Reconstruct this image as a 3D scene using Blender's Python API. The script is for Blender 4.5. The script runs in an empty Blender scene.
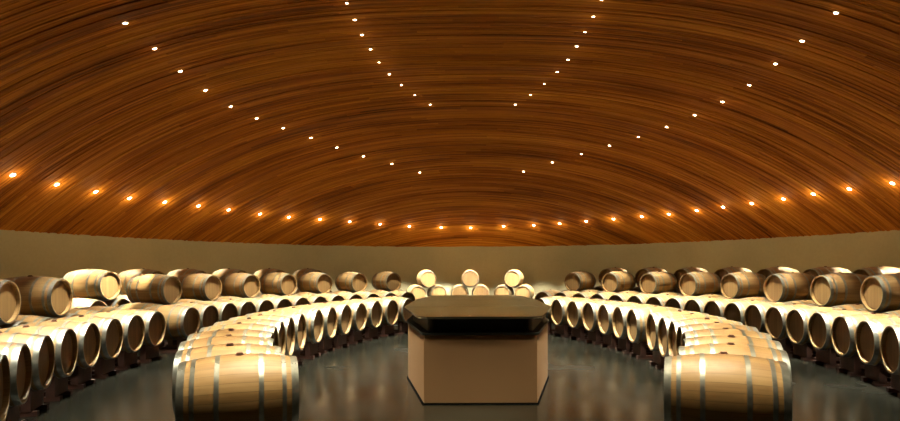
import bpy, bmesh, math, random
from mathutils import Vector, Matrix

random.seed(7)
PI = math.pi
C = bpy.context.scene.collection
sc = bpy.context.scene

# ------------------------------------------------------------------ camera
EYE = 1.55
cd = bpy.data.cameras.new('camera')
cam = bpy.data.objects.new('camera', cd)
C.objects.link(cam)
cd.lens = 24.0
cd.sensor_width = 36.0
cd.shift_x = -17 / 900
cd.shift_y = 57.5 / 900
cd.clip_start = 0.05
cd.clip_end = 200
cam.location = (0, 0, EYE)
cam.rotation_euler = (math.radians(90), math.radians(0.19), 0)
sc.camera = cam

# ------------------------------------------------------------------ world, exposure
w = bpy.data.worlds.new('world')
sc.world = w
w.use_nodes = True
w.node_tree.nodes['Background'].inputs[0].default_value = (0.02, 0.015, 0.01, 1)
w.node_tree.nodes['Background'].inputs[1].default_value = 0.3
sc.view_settings.view_transform = 'Standard'
sc.view_settings.look = 'None'
sc.view_settings.gamma = 1.0
sc.view_settings.use_curve_mapping = False
sc.view_settings.exposure = -0.2
sc.cycles.max_bounces = 8
sc.cycles.diffuse_bounces = 5
sc.cycles.glossy_bounces = 4
sc.cycles.transmission_bounces = 4
sc.cycles.caustics_reflective = False
sc.cycles.caustics_refractive = False
sc.cycles.sample_clamp_indirect = 6.0
sc.cycles.use_denoising = True

# lamp settings for the three families of ceiling lights: energy, cone degrees, colour, glow energy
LAMPS = {
    'wall':  dict(energy=2100, cone=64, blend=0.5, col=(1.0, 0.88, 0.66), glow=4.2),
    'outer': dict(energy=2200, cone=51, blend=0.5, col=(1.0, 0.92, 0.75), glow=0.35),
    'inner': dict(energy=2200, cone=50, blend=0.5, col=(1.0, 0.92, 0.75), glow=0.3),
    'accent': dict(energy=10500, cone=18, blend=0.5, col=(1.0, 0.92, 0.75), glow=0.35),
    'near': dict(energy=1250, cone=51, blend=0.5, col=(1.0, 0.92, 0.75), glow=0.3),
    'dimmed': dict(energy=760, cone=56, blend=0.5, col=(1.0, 0.84, 0.58), glow=0.2),
}

# ------------------------------------------------------------------ room dimensions
X0 = 0.15                 # axis of the room
YC = 10.2
RA, RB = 10.0, 13.5       # half axes of the elliptical room
ZW = 2.39                 # height of the wall
RISE = 3.35               # rise of the vault
POW = 2.6                 # its profile: flat on top, steeper towards the wall


def vault(x, y):
    return ZW + RISE * (1 - math.hypot((x - X0) / RA, (y - YC) / RB) ** POW)


# ------------------------------------------------------------------ node helpers
def new_mat(name):
    m = bpy.data.materials.new(name)
    m.use_nodes = True
    nt = m.node_tree
    return m, nt, nt.nodes['Principled BSDF']


def N(nt, kind, **kw):
    n = nt.nodes.new(kind)
    for k, v in kw.items():
        if k.startswith('i_'):
            n.inputs[k[2:].replace('_', ' ')].default_value = v
        else:
            setattr(n, k, v)
    return n


def math_node(nt, op, a, b=None, c=None):
    n = nt.nodes.new('ShaderNodeMath')
    n.operation = op
    for i, v in enumerate((a, b, c)):
        if v is None:
            continue
        if isinstance(v, (int, float)):
            n.inputs[i].default_value = v
        else:
            nt.links.new(v, n.inputs[i])
    return n.outputs[0]


def ramp(nt, fac, stops):
    r = nt.nodes.new('ShaderNodeValToRGB')
    el = r.color_ramp.elements
    while len(el) < len(stops):
        el.new(0.5)
    for e, (p, c) in zip(el, stops):
        e.position = p
        e.color = (*c, 1)
    nt.links.new(fac, r.inputs[0])
    return r.outputs[0]


def mix(nt, kind, fac, a, b):
    m = nt.nodes.new('ShaderNodeMix')
    m.data_type = 'RGBA'
    m.blend_type = kind
    for sock, v in ((m.inputs[0], fac), (m.inputs[6], a), (m.inputs[7], b)):
        if isinstance(v, (int, float)):
            sock.default_value = v
        elif isinstance(v, tuple):
            sock.default_value = (*v, 1)
        else:
            nt.links.new(v, sock)
    return m.outputs[2]


def bump(nt, bsdf, height, strength, dist=0.01):
    b = nt.nodes.new('ShaderNodeBump')
    b.inputs['Strength'].default_value = strength
    b.inputs['Distance'].default_value = dist
    nt.links.new(height, b.inputs['Height'])
    nt.links.new(b.outputs[0], bsdf.inputs['Normal'])


# ------------------------------------------------------------------ materials
def mat_vault():
    m, nt, b = new_mat('vault boards')
    geo = N(nt, 'ShaderNodeNewGeometry')
    co = N(nt, 'ShaderNodeTexCoord')
    sep = N(nt, 'ShaderNodeSeparateXYZ')
    nt.links.new(co.outputs['Object'], sep.inputs[0])
    rnd = geo.outputs['Random Per Island']
    # boards laid end to end along each course
    seg = math_node(nt, 'FLOOR', math_node(nt, 'ADD', math_node(nt, 'MULTIPLY', sep.outputs[0], 0.36),
                                           math_node(nt, 'MULTIPLY', rnd, 37.0)))
    cmb = N(nt, 'ShaderNodeCombineXYZ')
    nt.links.new(seg, cmb.inputs[0])
    nt.links.new(math_node(nt, 'MULTIPLY', rnd, 911.0), cmb.inputs[1])
    wn = N(nt, 'ShaderNodeTexWhiteNoise', noise_dimensions='3D')
    nt.links.new(cmb.outputs[0], wn.inputs['Vector'])
    # long streaks of grain
    mp = N(nt, 'ShaderNodeMapping')
    mp.inputs['Scale'].default_value = (0.35, 30.0, 1.0)
    nt.links.new(co.outputs['Object'], mp.inputs[0])
    gr = N(nt, 'ShaderNodeTexNoise', i_Scale=1.0, i_Detail=5.0, i_Roughness=0.65)
    nt.links.new(mp.outputs[0], gr.inputs['Vector'])
    mp2 = N(nt, 'ShaderNodeMapping')
    mp2.inputs['Scale'].default_value = (0.16, 1.7, 0.2)
    nt.links.new(co.outputs['Object'], mp2.inputs[0])
    big = N(nt, 'ShaderNodeTexNoise', i_Scale=1.0, i_Detail=3.0)
    nt.links.new(mp2.outputs[0], big.inputs['Vector'])
    t = math_node(nt, 'MULTIPLY_ADD', wn.outputs['Value'], 0.20,
                  math_node(nt, 'MULTIPLY_ADD', gr.outputs['Fac'], 0.90,
                            math_node(nt, 'MULTIPLY_ADD', big.outputs['Fac'], 0.8, -0.46)))
    col = ramp(nt, t, [(0.16, (0.10, 0.027, 0.003)), (0.40, (0.33, 0.100, 0.009)),
                       (0.60, (0.59, 0.215, 0.021)), (0.88, (0.83, 0.385, 0.052))])
    nt.links.new(col, b.inputs['Base Color'])
    b.inputs['Roughness'].default_value = 0.7
    b.inputs['Specular IOR Level'].default_value = 0.12
    return m


def mat_simple(name, col, rough=0.5, metal=0.0, var=0.15, scale=6.0, bstr=0.0, coat=0.0, spec=0.5):
    m, nt, b = new_mat(name)
    co = N(nt, 'ShaderNodeTexCoord')
    no = N(nt, 'ShaderNodeTexNoise', i_Scale=scale, i_Detail=5.0)
    nt.links.new(co.outputs['Object'], no.inputs['Vector'])
    c = ramp(nt, no.outputs['Fac'], [(0.3, tuple(v * (1 - var) for v in col)), (0.7, tuple(min(1, v * (1 + var)) for v in col))])
    nt.links.new(c, b.inputs['Base Color'])
    b.inputs['Roughness'].default_value = rough
    b.inputs['Metallic'].default_value = metal
    b.inputs['Coat Weight'].default_value = coat
    b.inputs['Specular IOR Level'].default_value = spec
    if bstr:
        bump(nt, b, no.outputs['Fac'], bstr)
    return m


def mat_floor():
    m, nt, b = new_mat('polished concrete')
    co = N(nt, 'ShaderNodeTexCoord')
    n1 = N(nt, 'ShaderNodeTexNoise', i_Scale=0.6, i_Detail=3.0, i_Roughness=0.5)
    n2 = N(nt, 'ShaderNodeTexNoise', i_Scale=7.0, i_Detail=6.0)
    nt.links.new(co.outputs['Object'], n1.inputs['Vector'])
    nt.links.new(co.outputs['Object'], n2.inputs['Vector'])
    f = math_node(nt, 'MULTIPLY_ADD', n1.outputs['Fac'], 0.7, math_node(nt, 'MULTIPLY', n2.outputs['Fac'], 0.3))
    col = ramp(nt, f, [(0.32, (0.004, 0.0043, 0.003)), (0.5, (0.007, 0.0075, 0.0052)), (0.68, (0.013, 0.013, 0.009))])
    nt.links.new(col, b.inputs['Base Color'])
    r = ramp(nt, n1.outputs['Fac'], [(0.3, (0.16,) * 3), (0.7, (0.30,) * 3)])
    nt.links.new(r, b.inputs['Roughness'])
    b.inputs['Specular IOR Level'].default_value = 0.35
    return m


def mat_wall():
    m, nt, b = new_mat('wall plaster')
    co = N(nt, 'ShaderNodeTexCoord')
    n1 = N(nt, 'ShaderNodeTexNoise', i_Scale=0.5, i_Detail=6.0)
    n2 = N(nt, 'ShaderNodeTexNoise', i_Scale=14.0, i_Detail=5.0)
    nt.links.new(co.outputs['Object'], n1.inputs['Vector'])
    nt.links.new(co.outputs['Object'], n2.inputs['Vector'])
    f = math_node(nt, 'MULTIPLY_ADD', n1.outputs['Fac'], 0.75, math_node(nt, 'MULTIPLY', n2.outputs['Fac'], 0.25))
    col = ramp(nt, f, [(0.3, (0.44, 0.425, 0.28)), (0.7, (0.58, 0.56, 0.38))])
    nt.links.new(col, b.inputs['Base Color'])
    b.inputs['Roughness'].default_value = 0.75
    bump(nt, b, n2.outputs['Fac'], 0.15, 0.01)
    return m


def mat_oak():
    # staves run along local X around the barrel's axis (local z = BR is the axis height)
    m, nt, b = new_mat('oak staves')
    co = N(nt, 'ShaderNodeTexCoord')
    oi = N(nt, 'ShaderNodeObjectInfo')
    sep = N(nt, 'ShaderNodeSeparateXYZ')
    nt.links.new(co.outputs['Object'], sep.inputs[0])
    ang = math_node(nt, 'ARCTAN2', sep.outputs[1], math_node(nt, 'SUBTRACT', sep.outputs[2], BR))
    u = math_node(nt, 'MULTIPLY', ang, 29 / (2 * PI))
    u = math_node(nt, 'ADD', u, math_node(nt, 'MULTIPLY', oi.outputs['Random'], 50))
    cell = math_node(nt, 'FLOOR', u)
    fr = math_node(nt, 'FRACT', u)
    wn = N(nt, 'ShaderNodeTexWhiteNoise', noise_dimensions='2D')
    cmb = N(nt, 'ShaderNodeCombineXYZ')
    nt.links.new(cell, cmb.inputs[0])
    nt.links.new(oi.outputs['Random'], cmb.inputs[1])
    nt.links.new(cmb.outputs[0], wn.inputs['Vector'])
    cg = N(nt, 'ShaderNodeCombineXYZ')
    nt.links.new(math_node(nt, 'MULTIPLY', sep.outputs[0], 2.0), cg.inputs[0])
    nt.links.new(math_node(nt, 'MULTIPLY', ang, 14.0), cg.inputs[1])
    nt.links.new(math_node(nt, 'MULTIPLY', oi.outputs['Random'], 60), cg.inputs[2])
    gr = N(nt, 'ShaderNodeTexNoise', i_Scale=1.4, i_Detail=5.0)
    nt.links.new(cg.outputs[0], gr.inputs['Vector'])
    t = math_node(nt, 'MULTIPLY_ADD', wn.outputs['Value'], 0.4, math_node(nt, 'MULTIPLY', gr.outputs['Fac'], 0.65))
    t = math_node(nt, 'ADD', t, math_node(nt, 'MULTIPLY_ADD', oi.outputs['Random'], 0.2, -0.1))
    col = ramp(nt, t, [(0.15, (0.20, 0.112, 0.036)), (0.5, (0.28, 0.170, 0.060)), (0.9, (0.38, 0.250, 0.102))])
    edge = math_node(nt, 'LESS_THAN', math_node(nt, 'ABSOLUTE', math_node(nt, 'SUBTRACT', fr, 0.5)), 0.475)
    edge = math_node(nt, 'MULTIPLY_ADD', edge, 0.45, 0.55)
    col = mix(nt, 'MULTIPLY', 1.0, col, edge)
    nt.links.new(col, b.inputs['Base Color'])
    b.inputs['Roughness'].default_value = 0.5
    b.inputs['Specular IOR Level'].default_value = 0.4
    return m


def mat_head():
    m, nt, b = new_mat('oak head boards')
    co = N(nt, 'ShaderNodeTexCoord')
    oi = N(nt, 'ShaderNodeObjectInfo')
    sep = N(nt, 'ShaderNodeSeparateXYZ')
    nt.links.new(co.outputs['Object'], sep.inputs[0])
    u = math_node(nt, 'MULTIPLY', sep.outputs[1], 12.0)
    u = math_node(nt, 'ADD', u, math_node(nt, 'MULTIPLY', oi.outputs['Random'], 50))
    fr = math_node(nt, 'FRACT', u)
    wn = N(nt, 'ShaderNodeTexWhiteNoise', noise_dimensions='1D')
    nt.links.new(math_node(nt, 'FLOOR', u), wn.inputs['W'])
    mp = N(nt, 'ShaderNodeMapping')
    mp.inputs['Scale'].default_value = (1, 40, 2.5)
    nt.links.new(co.outputs['Object'], mp.inputs[0])
    gr = N(nt, 'ShaderNodeTexNoise', i_Scale=1.0, i_Detail=4.0)
    nt.links.new(mp.outputs[0], gr.inputs['Vector'])
    t = math_node(nt, 'MULTIPLY_ADD', wn.outputs['Value'], 0.45, math_node(nt, 'MULTIPLY', gr.outputs['Fac'], 0.6))
    col = ramp(nt, t, [(0.15, (0.19, 0.108, 0.035)), (0.85, (0.285, 0.178, 0.066))])
    edge = math_node(nt, 'LESS_THAN', math_node(nt, 'ABSOLUTE', math_node(nt, 'SUBTRACT', fr, 0.5)), 0.465)
    edge = math_node(nt, 'MULTIPLY_ADD', edge, 0.35, 0.65)
    col = mix(nt, 'MULTIPLY', 1.0, col, edge)
    nt.links.new(col, b.inputs['Base Color'])
    b.inputs['Roughness'].default_value = 0.55
    return m


BR = 0.332      # bilge radius of a barrel
HR = 0.283      # radius at its ends
HL = 0.432      # half its length

M_VAULT = mat_vault()
M_FLOOR = mat_floor()
M_WALL = mat_wall()
M_OAK = mat_oak()
M_HEAD = mat_head()
M_HOOP = mat_simple('galvanised hoop steel', (0.23, 0.24, 0.205), rough=0.40, metal=0.8, var=0.22, scale=18, bstr=0.1)
M_BUNG = mat_simple('stained bung', (0.10, 0.035, 0.015), rough=0.6, var=0.3, scale=40)
M_CRADLE = mat_simple('red brown timber', (0.055, 0.018, 0.009), rough=0.7, var=0.35, scale=9, bstr=0.2)
M_BACK = mat_simple('dark backing', (0.03, 0.012, 0.005), rough=0.9)
M_BODY = mat_simple('bronze lacquer', (0.29, 0.17, 0.078), rough=0.6, var=0.05, scale=1.5, spec=0.5)
M_BLACK = mat_simple('black gloss', (0.005, 0.006, 0.004), rough=0.55, var=0.1, spec=0.25)
M_CONTACT_SHADOW = mat_simple('black plinth', (0.004, 0.004, 0.004), rough=0.95, spec=0.0)  # flat black that paints the contact shadow at the table foot
M_TRIM = mat_simple('lamp trim', (0.5, 0.42, 0.3), rough=0.4, metal=0.6)


def mat_glass_top():
    m, nt, b = new_mat('smoked glass top')
    co = N(nt, 'ShaderNodeTexCoord')
    no = N(nt, 'ShaderNodeTexNoise', i_Scale=3.0, i_Detail=2.0)
    nt.links.new(co.outputs['Object'], no.inputs['Vector'])
    b.inputs['Base Color'].default_value = (0.035, 0.036, 0.024, 1)
    b.inputs['Roughness'].default_value = 0.10
    b.inputs['IOR'].default_value = 1.6
    b.inputs['Coat Weight'].default_value = 1.0
    b.inputs['Coat Roughness'].default_value = 0.05
    bump(nt, b, no.outputs['Fac'], 0.03, 0.01)
    return m


M_GLASS = mat_glass_top()


def mat_lens(name, strength):
    m, nt, b = new_mat(name)
    b.inputs['Base Color'].default_value = (0.9, 0.85, 0.7, 1)
    b.inputs['Emission Color'].default_value = (1.0, 0.80, 0.48, 1)
    b.inputs['Emission Strength'].default_value = strength
    return m


M_LENS = mat_lens('lit lamp lens', 22.0)


# ------------------------------------------------------------------ object helpers
def obj(name, mesh, parent=None, mat=None):
    if mat is not None and not mesh.materials:
        mesh.materials.append(mat)
    o = bpy.data.objects.new(name, mesh)
    C.objects.link(o)
    if parent:
        o.parent = parent
    return o


def to_mesh(name, bm, mat, smooth=False):
    bmesh.ops.recalc_face_normals(bm, faces=bm.faces)
    me = bpy.data.meshes.new(name)
    bm.to_mesh(me)
    bm.free()
    me.materials.append(mat)
    if smooth:
        for p in me.polygons:
            p.use_smooth = True
    return me


def thing(name, label, cat, loc=(0, 0, 0), rot=(0, 0, 0), group=None):
    o = bpy.data.objects.new(name, None)
    o.empty_display_size = 0.1
    C.objects.link(o)
    o.location = loc
    o.rotation_euler = rot
    o['label'] = label
    o['category'] = cat
    if group:
        o['group'] = group
    return o


def struct(name, mesh, label=None):
    o = obj(name, mesh)
    o['kind'] = 'structure'
    if label:
        o['label'] = label
    return o


def box(bm, x0, x1, y0, y1, z0, z1):
    v = [bm.verts.new(p) for p in ((x0, y0, z0), (x1, y0, z0), (x1, y1, z0), (x0, y1, z0),
                                   (x0, y0, z1), (x1, y0, z1), (x1, y1, z1), (x0, y1, z1))]
    for f in ((0, 3, 2, 1), (4, 5, 6, 7), (0, 1, 5, 4), (1, 2, 6, 5), (2, 3, 7, 6), (3, 0, 4, 7)):
        bm.faces.new([v[i] for i in f])


def prism(bm, pts, z0, z1):
    a = [bm.verts.new((x, y, z0)) for x, y in pts]
    b = [bm.verts.new((x, y, z1)) for x, y in pts]
    n = len(pts)
    bm.faces.new(a[::-1])
    bm.faces.new(b)
    for i in range(n):
        bm.faces.new((a[i], a[(i + 1) % n], b[(i + 1) % n], b[i]))


# ------------------------------------------------------------------ floor and walls
def ell(t, da=0.0):
    return X0 + (RA + da) * math.cos(t), YC + (RB + da) * math.sin(t)


bm = bmesh.new()
prism(bm, [ell(2 * PI * i / 120, 0.35) for i in range(120)], -0.2, 0.0)
struct('floor', to_mesh('floor', bm, M_FLOOR), 'dark polished concrete floor')


def wall(name, t0, t1, label):
    bm = bmesh.new()
    n = max(8, int((t1 - t0) / (PI / 120)))
    rows = []
    for i in range(n + 1):
        t = t0 + (t1 - t0) * i / n
        xi, yi = ell(t)
        xo, yo = ell(t, 0.3)
        rows.append([bm.verts.new(p) for p in ((xi, yi, 0), (xi, yi, ZW + .02), (xo, yo, ZW + .02), (xo, yo, 0))])
    for a, b in zip(rows, rows[1:]):
        for k in range(4):
            bm.faces.new((a[k], b[k], b[(k + 1) % 4], a[(k + 1) % 4]))
    bm.faces.new(rows[0])
    bm.faces.new(rows[-1])
    struct(name, to_mesh(name, bm, M_WALL, False), label)


wall('wall_right', -PI * 0.25, PI * 0.25, 'curved beige plaster wall behind the barrels on the right')
wall('wall_back', PI * 0.25, PI * 0.75, 'curved beige plaster wall behind the barrels at the far end')
wall('wall_left', PI * 0.75, PI * 1.25, 'curved beige plaster wall behind the barrels on the left')
wall('wall_front', PI * 1.25, PI * 1.75, 'curved beige plaster wall at the near end')

# ------------------------------------------------------------------ vault: boards laid across the room
bm = bmesh.new()
y = YC - RB + 0.03
rr = random.Random(3)
while y < YC + RB - 0.05:
    wd = rr.choice((0.042, 0.055, 0.068))
    y1 = min(y + wd, YC + RB - 0.01)
    drop = rr.choice((0, 0.004, 0.009, 0.018))
    ym = 0.5 * (y + y1)
    q = 1 - ((ym - YC) / RB) ** 2
    hw = RA * math.sqrt(max(q, 0)) + 0.12
    n = max(6, int(hw * 2 / 0.4))
    prev = None
    for i in range(n + 1):
        x = X0 - hw + 2 * hw * i / n
        za, zb = vault(x, y) - drop, vault(x, y1) - drop
        cur = [bm.verts.new(p) for p in ((x, y, za + 0.06), (x, y, za), (x, y1, zb), (x, y1, zb + 0.06))]
        if prev:
            for k in range(3):
                bm.faces.new((prev[k], cur[k], cur[k + 1], prev[k + 1]))
        prev = cur
    y = y1 + 0.006
me = bpy.data.meshes.new('ceiling')
bm.to_mesh(me)
bm.free()
me.materials.append(M_VAULT)
struct('ceiling', me, 'arched ceiling of long warm brown timber boards')

bm = bmesh.new()
R_, T_ = 24, 72
grid = []
for i in range(R_ + 1):
    r = i / R_ * 1.03
    row = []
    for j in range(T_):
        t = 2 * PI * j / T_
        x, yy = X0 + RA * r * math.cos(t), YC + RB * r * math.sin(t)
        row.append(bm.verts.new((x, yy, vault(x, yy) + 0.075)))
    grid.append(row)
for i in range(R_):
    for j in range(T_):
        k = (j + 1) % T_
        bm.faces.new((grid[i][j], grid[i][k], grid[i + 1][k], grid[i + 1][j]))
bmesh.ops.remove_doubles(bm, verts=bm.verts, dist=1e-4)
me = to_mesh('ceiling_backing', bm, M_BACK, True)
bo = struct('ceiling_backing', me)

# ------------------------------------------------------------------ downlights
def lens_mesh(r):
    bm = bmesh.new()
    rings = []
    for i in range(5):
        a = i / 5 * PI / 2
        rings.append([bm.verts.new((r * math.cos(a) * math.cos(t), r * math.cos(a) * math.sin(t), -0.5 * r * math.sin(a)))
                      for t in [2 * PI * k / 14 for k in range(14)]])
    top = bm.verts.new((0, 0, -0.5 * r))
    for a, b in zip(rings, rings[1:]):
        for k in range(14):
            bm.faces.new((a[k], a[(k + 1) % 14], b[(k + 1) % 14], b[k]))
    for k in range(14):
        bm.faces.new((rings[-1][k], rings[-1][(k + 1) % 14], top))
    bm.faces.new(rings[0])
    return to_mesh('lamp_lens', bm, M_LENS, True)


def ring_mesh(r0, r1, h):
    bm = bmesh.new()
    prof = ((r0, 0.03), (r0, -h), (r1, -h * .4), (r1, 0.03))
    vs = [[bm.verts.new((r * math.cos(t), r * math.sin(t), z)) for r, z in prof] for t in [2 * PI * k / 20 for k in range(20)]]
    for i in range(20):
        a, b = vs[i], vs[(i + 1) % 20]
        for k in range(4):
            bm.faces.new((a[k], b[k], b[(k + 1) % 4], a[(k + 1) % 4]))
    return to_mesh('trim_ring', bm, M_TRIM, True)


LENS = {'wall': lens_mesh(0.050), 'outer': lens_mesh(0.036), 'inner': lens_mesh(0.030)}
RING = {'wall': ring_mesh(0.050, 0.070, 0.012), 'outer': ring_mesh(0.036, 0.050, 0.010), 'inner': ring_mesh(0.030, 0.043, 0.01)}
LENS['dimmed'], RING['dimmed'] = LENS['inner'], RING['inner']
for k in ('accent', 'near'):
    LENS[k], RING[k] = LENS['outer'], RING['outer']
SPOT, GLOW = {}, {}
for k, d in LAMPS.items():
    L = bpy.data.lights.new(k + ' lamp beam', 'SPOT')
    L.energy = d['energy']
    L.color = d['col']
    L.spot_size = math.radians(d['cone'])
    L.spot_blend = d['blend']
    L.shadow_soft_size = 0.05
    SPOT[k] = L
    G = bpy.data.lights.new(k + ' lamp glow', 'POINT')
    G.energy = d['glow']
    G.color = (1.0, 0.74, 0.38)
    G.shadow_soft_size = 0.05
    GLOW[k] = G

ORD = ['first', 'second', 'third', 'fourth', 'fifth', 'sixth', 'seventh', 'eighth', 'ninth', 'tenth', 'eleventh', 'twelfth',
       'thirteenth', 'fourteenth', 'fifteenth', 'sixteenth', 'seventeenth', 'eighteenth', 'nineteenth', 'twentieth',
       'twenty-first', 'twenty-second', 'twenty-third', 'twenty-fourth', 'twenty-fifth', 'twenty-sixth', 'twenty-seventh',
       'twenty-eighth', 'twenty-ninth', 'thirtieth']


def downlight(x, y, fam, label, group, aim=(0, 0)):
    z = vault(x, y) - 0.008
    nx = (vault(x - 0.01, y) - vault(x + 0.01, y)) / 0.02
    ny = (vault(x, y - 0.01) - vault(x, y + 0.01)) / 0.02
    nrm = Vector((nx, ny, 1)).normalized()
    q = Vector((0, 0, 1)).rotation_difference(nrm)
    t = thing('downlight', label, 'ceiling light', (x, y, z), q.to_euler(), group)
    obj('trim_ring', RING[fam], t)
    obj('lamp_lens', LENS[fam], t)
    s = bpy.data.objects.new('lamp_beam', SPOT[fam])
    C.objects.link(s)
    s.parent = t
    s.location = (0, 0, -0.09)
    d = Vector((aim[0], aim[1], -1)).normalized()
    s.rotation_euler = (q.inverted() @ d.to_track_quat('-Z', 'Y')).to_euler()
    if GLOW[fam].energy > 0:
        g = bpy.data.objects.new('lamp_glow', GLOW[fam])
        C.objects.link(g)
        g.parent = t
        g.location = (0, 0, -0.15)
    return t


# the ring of lamps along the foot of the vault, left end to right end
R1 = [(-8.59, 11.35), (-8.51, 12.45), (-8.35, 13.50), (-8.15, 14.49), (-7.80, 15.49), (-7.38, 16.50), (-6.93, 17.45),
      (-6.36, 18.45), (-5.73, 19.33), (-4.94, 20.17), (-4.09, 20.92), (-3.12, 21.60), (-2.12, 22.12), (-0.96, 22.46),
      (0.14, 22.57), (1.37, 22.38), (2.46, 22.07), (3.35, 21.63), (4.19, 21.06), (4.99, 20.40), (5.73, 19.65),
      (6.36, 18.88), (6.91, 18.02), (7.35, 17.20), (7.76, 16.33), (8.12, 15.38), (8.38, 14.50), (8.63, 13.53), (8.85, 12.47)]
for i, (x, y) in enumerate(R1):
    ux, uy = (X0 - x), (YC - y)
    n = math.hypot(ux, uy)
    where = ('%s downlight from the left in the low ring above the wall' % ORD[i]) if i < 15 else \
            ('%s downlight from the right in the low ring above the wall' % ORD[28 - i])
    downlight(x, y, 'wall', 'glowing ' + where, 'downlights in the low ring above the wall')
for i, (x, y) in enumerate([(-8.6, 10.2), (-8.5, 9.0), (-8.3, 7.8), (-7.9, 6.6), (-7.5, 5.4), (8.95, 11.3), (8.9, 10.2), (8.8, 9.0), (8.6, 7.8), (8.2, 6.6), (7.7, 5.4)]):
    side = 'left' if x < 0 else 'right'
    downlight(x, y, 'wall', 'downlight beyond the %s end of the low ring, %s outside the frame' % (side, ORD[i % 5 if x < 0 else i - 5]),
              'downlights outside the frame at the %s end of the low ring' % side)

R2L = [(-4.94, 8.69), (-5.04, 9.70), (-5.12, 10.74), (-5.12, 11.77), (-5.03, 12.80), (-4.80, 13.72), (-4.46, 14.60),
       (-4.03, 15.53), (-3.56, 16.45), (-2.98, 17.33), (-2.26, 18.12), (-1.48, 18.91)]
R2R = [(1.79, 18.87), (2.58, 18.05), (3.29, 17.22), (3.90, 16.36), (4.43, 15.46), (4.85, 14.54), (5.16, 13.56),
       (5.37, 12.58), (5.45, 11.55), (5.40, 10.48), (5.31, 9.48), (5.19, 8.42)]
def aim_at(x, y, tx, ty, tz):
    h = vault(x, y) - 0.1 - tz
    return ((tx - x) / h, (ty - y) / h)


# four of these lamps are narrow accent lamps, tilted at single barrels of the back row
ACCENT = {('L', 11): (-1.52, 21.9, 1.05), ('R', 0): (1.76, 21.9, 1.05), ('R', 1): (0.14, 21.9, 1.05),
          ('L', 3): (-7.15, 12.2, 1.2)}


def long_line(s, i, x, y, label, group):
    if (s, i) in ACCENT:
        downlight(x, y, 'accent', label, group, aim_at(x, y, *ACCENT[(s, i)]))
    else:
        downlight(x, y, 'outer', label, group)


for i, (x, y) in enumerate(R2L):
    long_line('L', i, x, y, 'glowing downlight, %s from the top in the long left line' % ORD[i], 'downlights in the long left line')
for i, (x, y) in enumerate(R2R):
    long_line('R', i, x, y, 'glowing downlight, %s from the top in the long right line' % ORD[11 - i], 'downlights in the long right line')
for s in (-1, 1):
    side = 'left' if s < 0 else 'right'
    for k, (y, wx) in enumerate(((7.55, 4.95), (6.55, 4.78), (5.6, 4.5), (4.7, 4.15))):
        downlight(X0 + s * wx, y, 'near', 'downlight continuing the long %s line overhead, %s outside the frame' % (side, ORD[k]),
                  'downlights outside the frame overhead in the long %s line' % side)

R3L = [(-1.85, 9.31), (-1.85, 9.96), (-1.84, 10.60), (-1.80, 11.28), (-1.74, 11.95), (-1.62, 12.63), (-1.44, 13.28),
       (-1.20, 13.93), (-0.88, 14.58)]
R3R = [(2.08, 9.22), (2.09, 9.86), (2.08, 10.51), (2.06, 11.18), (2.01, 11.86), (1.90, 12.54), (1.72, 13.24), (1.49, 13.93), (1.19, 14.60)]
for i, (x, y) in enumerate(R3L):
    downlight(x, y, 'inner', 'tiny downlight, %s from the top in the short left line' % ORD[i], 'downlights in the short left line')
for i, (x, y) in enumerate(R3R):
    downlight(x, y, 'inner', 'tiny downlight, %s from the top in the short right line' % ORD[i], 'downlights in the short right line')
for s in (-1, 1):
    side = 'left' if s < 0 else 'right'
    pts = R3L if s < 0 else R3R
    for k, (px, py) in enumerate(pts[1:]):                 # the line is the same towards the near end of the room
        x, y = px, 18.5 - py
        downlight(x, y, 'inner' if y > 8.4 else 'dimmed', 'downlight continuing the short %s line overhead, %s outside the frame' % (side, ORD[k]),
                  'downlights outside the frame overhead in the short %s line' % side)

# ------------------------------------------------------------------ barrels
SEG = 44


def prof_r(x):
    a = abs(x) / HL
    return BR - (BR - HR) * (a ** 2.0)


def lathe(bm, prof, closed=True):
    vs = []
    for k in range(SEG):
        t = 2 * PI * k / SEG
        vs.append([bm.verts.new((x, r * math.sin(t), BR + r * math.cos(t))) for x, r in prof])
    m = len(prof)
    for k in range(SEG):
        a, b = vs[k], vs[(k + 1) % SEG]
        for j in range(m if closed else m - 1):
            bm.faces.new((a[j], a[(j + 1) % m], b[(j + 1) % m], b[j]))


def autosmooth(me, ang=35):
    for p in me.polygons:
        p.use_smooth = True
    me.set_sharp_from_angle(angle=math.radians(ang))
    return me


bm = bmesh.new()
out = [(-HL + 2 * HL * i / 18, prof_r(-HL + 2 * HL * i / 18)) for i in range(19)]
inn = [(HL, HR - 0.020), (HL - 0.055, HR - 0.026), (HL - 0.055, HR - 0.05), (-HL + 0.055, HR - 0.05), (-HL + 0.055, HR - 0.026), (-HL, HR - 0.020)]
lathe(bm, out + inn)
ME_STAVES = autosmooth(to_mesh('staves', bm, M_OAK))


def head_mesh(sx):
    bm = bmesh.new()
    x0, x1 = sx * (HL - 0.042), sx * (HL - 0.062)
    rings = []
    for r, x in ((0.0, x0), (HR * 0.5, x0), (HR - 0.045, x0), (HR - 0.026, x0 - sx * 0.006), (HR - 0.026, x1)):
        if r == 0:
            rings.append([bm.verts.new((x, 0, BR))])
        else:
            rings.append([bm.verts.new((x, r * math.sin(2 * PI * k / SEG), BR + r * math.cos(2 * PI * k / SEG))) for k in range(SEG)])
    for k in range(SEG):
        bm.faces.new((rings[0][0], rings[1][k], rings[1][(k + 1) % SEG]))
    for a, b in zip(rings[1:], rings[2:]):
        for k in range(SEG):
            bm.faces.new((a[k], a[(k + 1) % SEG], b[(k + 1) % SEG], b[k]))
    bm.faces.new(rings[-1])
    return to_mesh('head', bm, M_HEAD)


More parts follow.
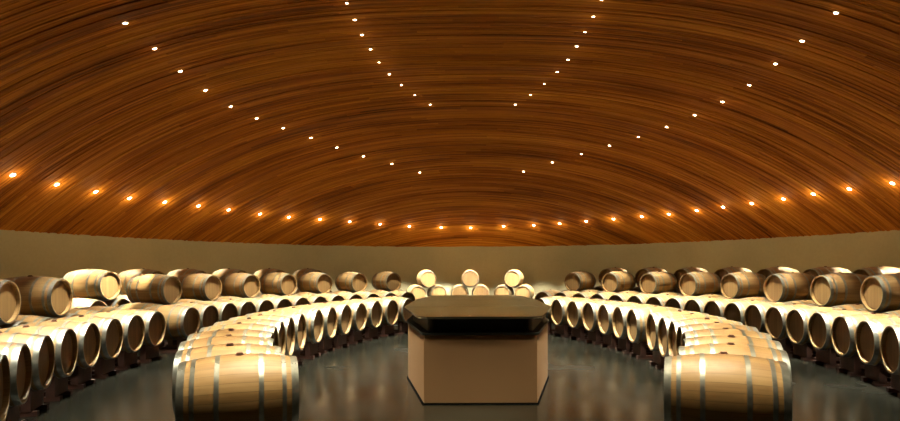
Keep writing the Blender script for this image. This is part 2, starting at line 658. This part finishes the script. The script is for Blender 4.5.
ME_HEAD = {s: head_mesh(s) for s in (-1, 1)}


def hoop_mesh(xa, xb, th=0.004):
    bm = bmesh.new()
    n = 3
    o = [(xa + (xb - xa) * i / n, prof_r(xa + (xb - xa) * i / n) + th) for i in range(n + 1)]
    i_ = [(x, r - th - 0.003) for x, r in o][::-1]
    lathe(bm, o + i_)
    # rivets on the lap of the band
    for dz in (-0.012, 0.012):
        xm = 0.5 * (xa + xb) + dz
        r = prof_r(xm) + th
        bmesh.ops.create_icosphere(bm, subdivisions=1, radius=0.006, matrix=Matrix.Translation((xm, r * math.sin(0.5), BR + r * math.cos(0.5))))
    return autosmooth(to_mesh('hoop', bm, M_HOOP))


HOOPS = []
for s in (-1, 1):
    for a, b in ((0.380, 0.4335), (0.310, 0.343), (0.140, 0.176)):
        HOOPS.append(hoop_mesh(min(s * a, s * b), max(s * a, s * b)))

bm = bmesh.new()
bmesh.ops.create_cone(bm, cap_ends=True, segments=16, radius1=0.028, radius2=0.024, depth=0.02, matrix=Matrix.Translation((0, 0, 2 * BR + 0.004)))
bmesh.ops.create_cone(bm, cap_ends=True, segments=24, radius1=0.036, radius2=0.036, depth=0.008, matrix=Matrix.Translation((0, 0, 2 * BR - 0.003)))
ME_BUNG = to_mesh('bung', bm, M_BUNG)


def barrel(x, y, z, ang, label, group):
    """x, y: centre; z: height of its lowest point; ang: direction of its axis."""
    t = thing('oak_barrel', label, 'barrel', (x, y, z), (0, 0, ang), group)
    obj('staves', ME_STAVES, t)
    for s in (-1, 1):
        obj('head', ME_HEAD[s], t)
    for h in HOOPS:
        obj('hoop', h, t)
    b = obj('bung', ME_BUNG, t)
    # every barrel is turned a little differently in its cradle
    r = random.uniform(-0.06, 0.06)
    for c in (b,):
        c.location = (0, math.sin(r) * -BR, BR - math.cos(r) * BR)
        c.rotation_euler = (r, 0, 0)
    return t


# ---- cradle of two notched cross beams on runners
def beam_mesh(xc, height):
    # block with a round notch that carries the barrel; barrel bottom is at z = height
    bm = bmesh.new()
    r = prof_r(xc) + 0.001
    zc = height + BR
    hw, n = 0.215, 12
    top = []
    for i in range(n + 1):
        yy = -hw + 2 * hw * i / n
        zz = zc - math.sqrt(max(r * r - yy * yy, 0))
        top.append((yy, min(zz, height + 0.085)))
    pts = [(hw, 0.05), (-hw, 0.05)] + top
    f = [bm.verts.new((xc - 0.045, p[0], p[1])) for p in pts]
    g = [bm.verts.new((xc + 0.045, p[0], p[1])) for p in pts]
    bm.faces.new(f)
    bm.faces.new(g[::-1])
    for i in range(len(pts)):
        k = (i + 1) % len(pts)
        bm.faces.new((f[i], g[i], g[k], f[k]))
    return to_mesh('notched_beam', bm, M_CRADLE)


def runner_mesh(yc):
    bm = bmesh.new()
    box(bm, -0.40, 0.40, yc - 0.04, yc + 0.04, 0.0, 0.05)
    return to_mesh('runner', bm, M_CRADLE)


ZB = 0.21                                  # clear height under a barrel on the floor
CR = {ZB + 0.07: [beam_mesh(s * 0.30, ZB + 0.07) for s in (-1, 1)], ZB: [beam_mesh(s * 0.30, ZB) for s in (-1, 1)], ZB + 0.11: [beam_mesh(s * 0.30, ZB + 0.11) for s in (-1, 1)]}
RUN = [runner_mesh(s * 0.17) for s in (-1, 1)]


def cradle(x, y, ang, h, label, group):
    t = thing('barrel_cradle', label, 'cradle', (x, y, 0), (0, 0, ang), group)
    for m in CR[h]:
        obj('notched_beam', m, t)
    for m in RUN:
        obj('runner', m, t)


def arc_pos(w, R, yc, side, phi, off=HL):
    cx = X0 - side * (R - w)
    r = R + off
    return cx + side * r * math.cos(phi), yc + r * math.sin(phi), (phi if side > 0 else PI - phi)


A = (2.75, 9.53, 9.6)
B = (5.38, 10.70, 10.2)
CC = (6.45, 11.75, 10.2)
D = (7.50, 12.80, 10.2)


def ordinal_front(i, n):
    """counted from whichever end is closer"""
    if i < (n + 1) // 2:
        return ('nearest the camera' if i == 0 else '%s from the near end' % ORD[i])
    k = n - 1 - i
    return ('at the far end' if k == 0 else '%s from the far end' % ORD[k])


def floor_row(ring, side, phis, rowname, group, z=ZB):
    sd = 'left' if side < 0 else 'right'
    phis = sorted(phis)
    for i, p in enumerate(phis):
        x, y, a = arc_pos(*ring, side, p)
        o = ordinal_front(i, len(phis))
        if ring[1] == A[1]:                              # this row's barrels point a little less inwards
            q = (0.85 if p > 0 else 0.65) * p - 0.02
            a = q if side > 0 else PI - q
        barrel(x, y, z, a, 'oak barrel in the %s, %s' % (rowname % sd, o), group % sd)
        cradle(x, y, a, z, 'timber cradle in the %s, %s' % (rowname % sd, o), 'cradles under the ' + rowname % sd)


A_L = [-0.006 - 0.0717 * k for k in range(8)] + [0.0905 + 0.0703 * k for k in range(7)]
A_R = [-0.025 - 0.0705 * k for k in range(8)] + [0.0785 + 0.0690 * k for k in range(7)]
floor_row((A[0] + 0.03, A[1], A[2]), -1, A_L, 'inner %s row of barrels', 'barrels in the inner %s row')
floor_row((A[0] - 0.03, A[1], A[2]), 1, A_R, 'inner %s row of barrels', 'barrels in the inner %s row')
B_L = [-0.0065 - 0.0640 * k - 0.0009 * k * k for k in range(8)] + [0.1015 + 0.0604 * k for k in range(13)]
B_R = [-0.0065 - 0.0640 * k - 0.0009 * k * k for k in range(5)] + [0.056 + 0.0625 * k for k in range(13)]
floor_row(B, -1, B_L, 'middle %s row of barrels', 'barrels in the middle %s row')
floor_row(B, 1, B_R, 'middle %s row of barrels', 'barrels in the middle %s row')

# outer row of the stack: a lower barrel either side of each upper barrel
DZ = math.sqrt((2 * BR + 0.002) ** 2 - (12.225 * 0.0568 / 2 * 1.0) ** 2)
UL = [-0.190, -0.078] + [0.190 + 0.1098 * k for k in range(7)]
LL = sorted([p + s * 0.028 for p in (-0.190, -0.078, 0.034) for s in (-1, 1)] + [p + s * 0.02745 for p in UL[2:] for s in (-1, 1)])
UR = [-0.035 + 0.116 * k for k in range(8)]
LR = sorted([p + s * 0.029 for p in UR for s in (-1, 1)])


def upper_row(ring, side, ups, half, zlow, label, group):
    sd = 'left' if side < 0 else 'right'
    for i, p in enumerate(ups):
        x, y, a = arc_pos(*ring, side, p)
        hc = (ring[1] + HL) * math.sin(half)
        dz = math.sqrt((2 * BR + 0.002) ** 2 - hc ** 2)
        barrel(x, y, zlow + dz, a, label % (sd, ordinal_front(i, len(ups))), group % sd)


for ring, side, lows, rown in ((CC, -1, LL, 'outer %s row of barrels'), (CC, 1, LR, 'outer %s row of barrels')):
    floor_row(ring, side, lows, rown, 'floor barrels in the outer %s row')
upper_row(CC, -1, UL, 0.0276, ZB, 'oak barrel on top of the outer %s row, %s', 'barrels on top of the outer %s row')
upper_row(CC, 1, UR, 0.029, ZB, 'oak barrel on top of the outer %s row, %s', 'barrels on top of the outer %s row')

ZD = ZB + 0.11
DUL = [0.152 + 0.1045 * k for k in range(6)]
DUR = [0.107 + 0.1045 * k for k in range(7)]
for side, ups in ((-1, DUL), (1, DUR)):
    lows = sorted([p + s * 0.02612 for p in ups for s in (-1, 1)])
    floor_row(D, side, lows, 'rearmost %s row of barrels', 'floor barrels in the rearmost %s row', ZD)
    upper_row(D, side, ups, 0.02612, ZD, 'bright oak barrel on top of the rearmost %s row, %s', 'barrels on top of the rearmost %s row')

# the three pyramids at the far end
ZP = ZB + 0.07
for k, nm in ((-1, 'left'), (0, 'middle'), (1, 'right')):
    a = PI / 2 - k * math.radians(15)
    xc, yc = X0 - 0.03 + 1.63 * k, 21.95 - 0.12 * abs(k) + HL
    dx, dy = math.sin(a), -math.cos(a)
    for s, sn in ((-1, 'left'), (1, 'right')):
        x, y = xc + s * 0.385 * dx, yc + s * 0.385 * dy
        barrel(x, y, ZP, a, 'lower %s barrel of the %s barrel pyramid behind the table' % (sn, nm), 'lower barrels of the three far pyramids')
        cradle(x, y, a, ZP, 'cradle under the lower %s barrel of the %s far pyramid' % (sn, nm), 'cradles of the three far pyramids')
    barrel(xc, yc, ZP + math.sqrt((2 * BR + 0.002) ** 2 - 0.385 ** 2), a,
           'brightly lit end-on barrel topping the %s pyramid behind the table' % nm, 'top barrels of the three far pyramids')

# ------------------------------------------------------------------ tasting table
def outline(g, ch=0.0):
    """plan of the table grown by g"""
    y0, ya, yb, y1 = 6.82 - g, 8.47, 10.6, 12.05 + g
    hf, hs, hr = 0.645 + g * 0.75, 0.985 + g, 0.80 + g * 0.75
    pts = [(-hf, y0), (hf, y0), (hs, ya), (hs, yb), (hr, y1), (-hr, y1), (-hs, yb), (-hs, ya)]
    return [(X0 + x, yy) for x, yy in pts]


def rounded(pts, r, n=5):
    out = []
    m = len(pts)
    for i in range(m):
        p, a, b = Vector(pts[i]), Vector(pts[i - 1]), Vector(pts[(i + 1) % m])
        u, v = (a - p).normalized(), (b - p).normalized()
        for k in range(n + 1):
            t = k / n
            q = p + u * r * (1 - t) ** 2 + v * r * t ** 2
            out.append((q.x, q.y))
    return out


tt = thing('tasting_table', 'long bronze-coloured tasting table with black band and smoked glass top', 'table', (X0, 9.4, 0))


def rel(pts):
    return [(x - X0, y - 9.4) for x, y in pts]


def table_part(name, pts, z0, z1, mat, bev=0.0):
    bm = bmesh.new()
    prism(bm, rel(pts), z0, z1)
    if bev:
        bmesh.ops.bevel(bm, geom=bm.edges[:], offset=bev, segments=2, affect='EDGES', profile=0.5)
    return obj(name, to_mesh(name, bm, mat), tt)


table_part('contact_shadow', outline(0.018), 0.0, 0.012, M_CONTACT_SHADOW)  # thin black strip standing in for the dark contact shadow along the floor
table_part('body', outline(0.0), 0.012, 0.79, M_BODY, 0.006)
rim = table_part('rim', rounded(outline(0.02), 0.06), 0.788, 0.815, M_BLACK, 0.004)
table_part('recessed_band', rounded(outline(-0.07), 0.12), 0.81, 0.975, M_BLACK)
# glass top in three panes
full = rounded(outline(0.06), 0.14)


def clip(pts, ylo, yhi):
    def cut(poly, yv, keep_above):
        out = []
        for i in range(len(poly)):
            a, b = poly[i], poly[(i + 1) % len(poly)]
            ina, inb = (a[1] >= yv) == keep_above, (b[1] >= yv) == keep_above
            if ina:
                out.append(a)
            if ina != inb:
                t = (yv - a[1]) / (b[1] - a[1])
                out.append((a[0] + t * (b[0] - a[0]), yv))
        return out
    return cut(cut(pts, ylo, True), yhi, False)


for lo, hi in ((0, 8.455), (8.48, 10.29), (10.315, 20)):
    table_part('glass_pane', clip(full, lo, hi), 0.975, 1.002, M_GLASS, 0.002)
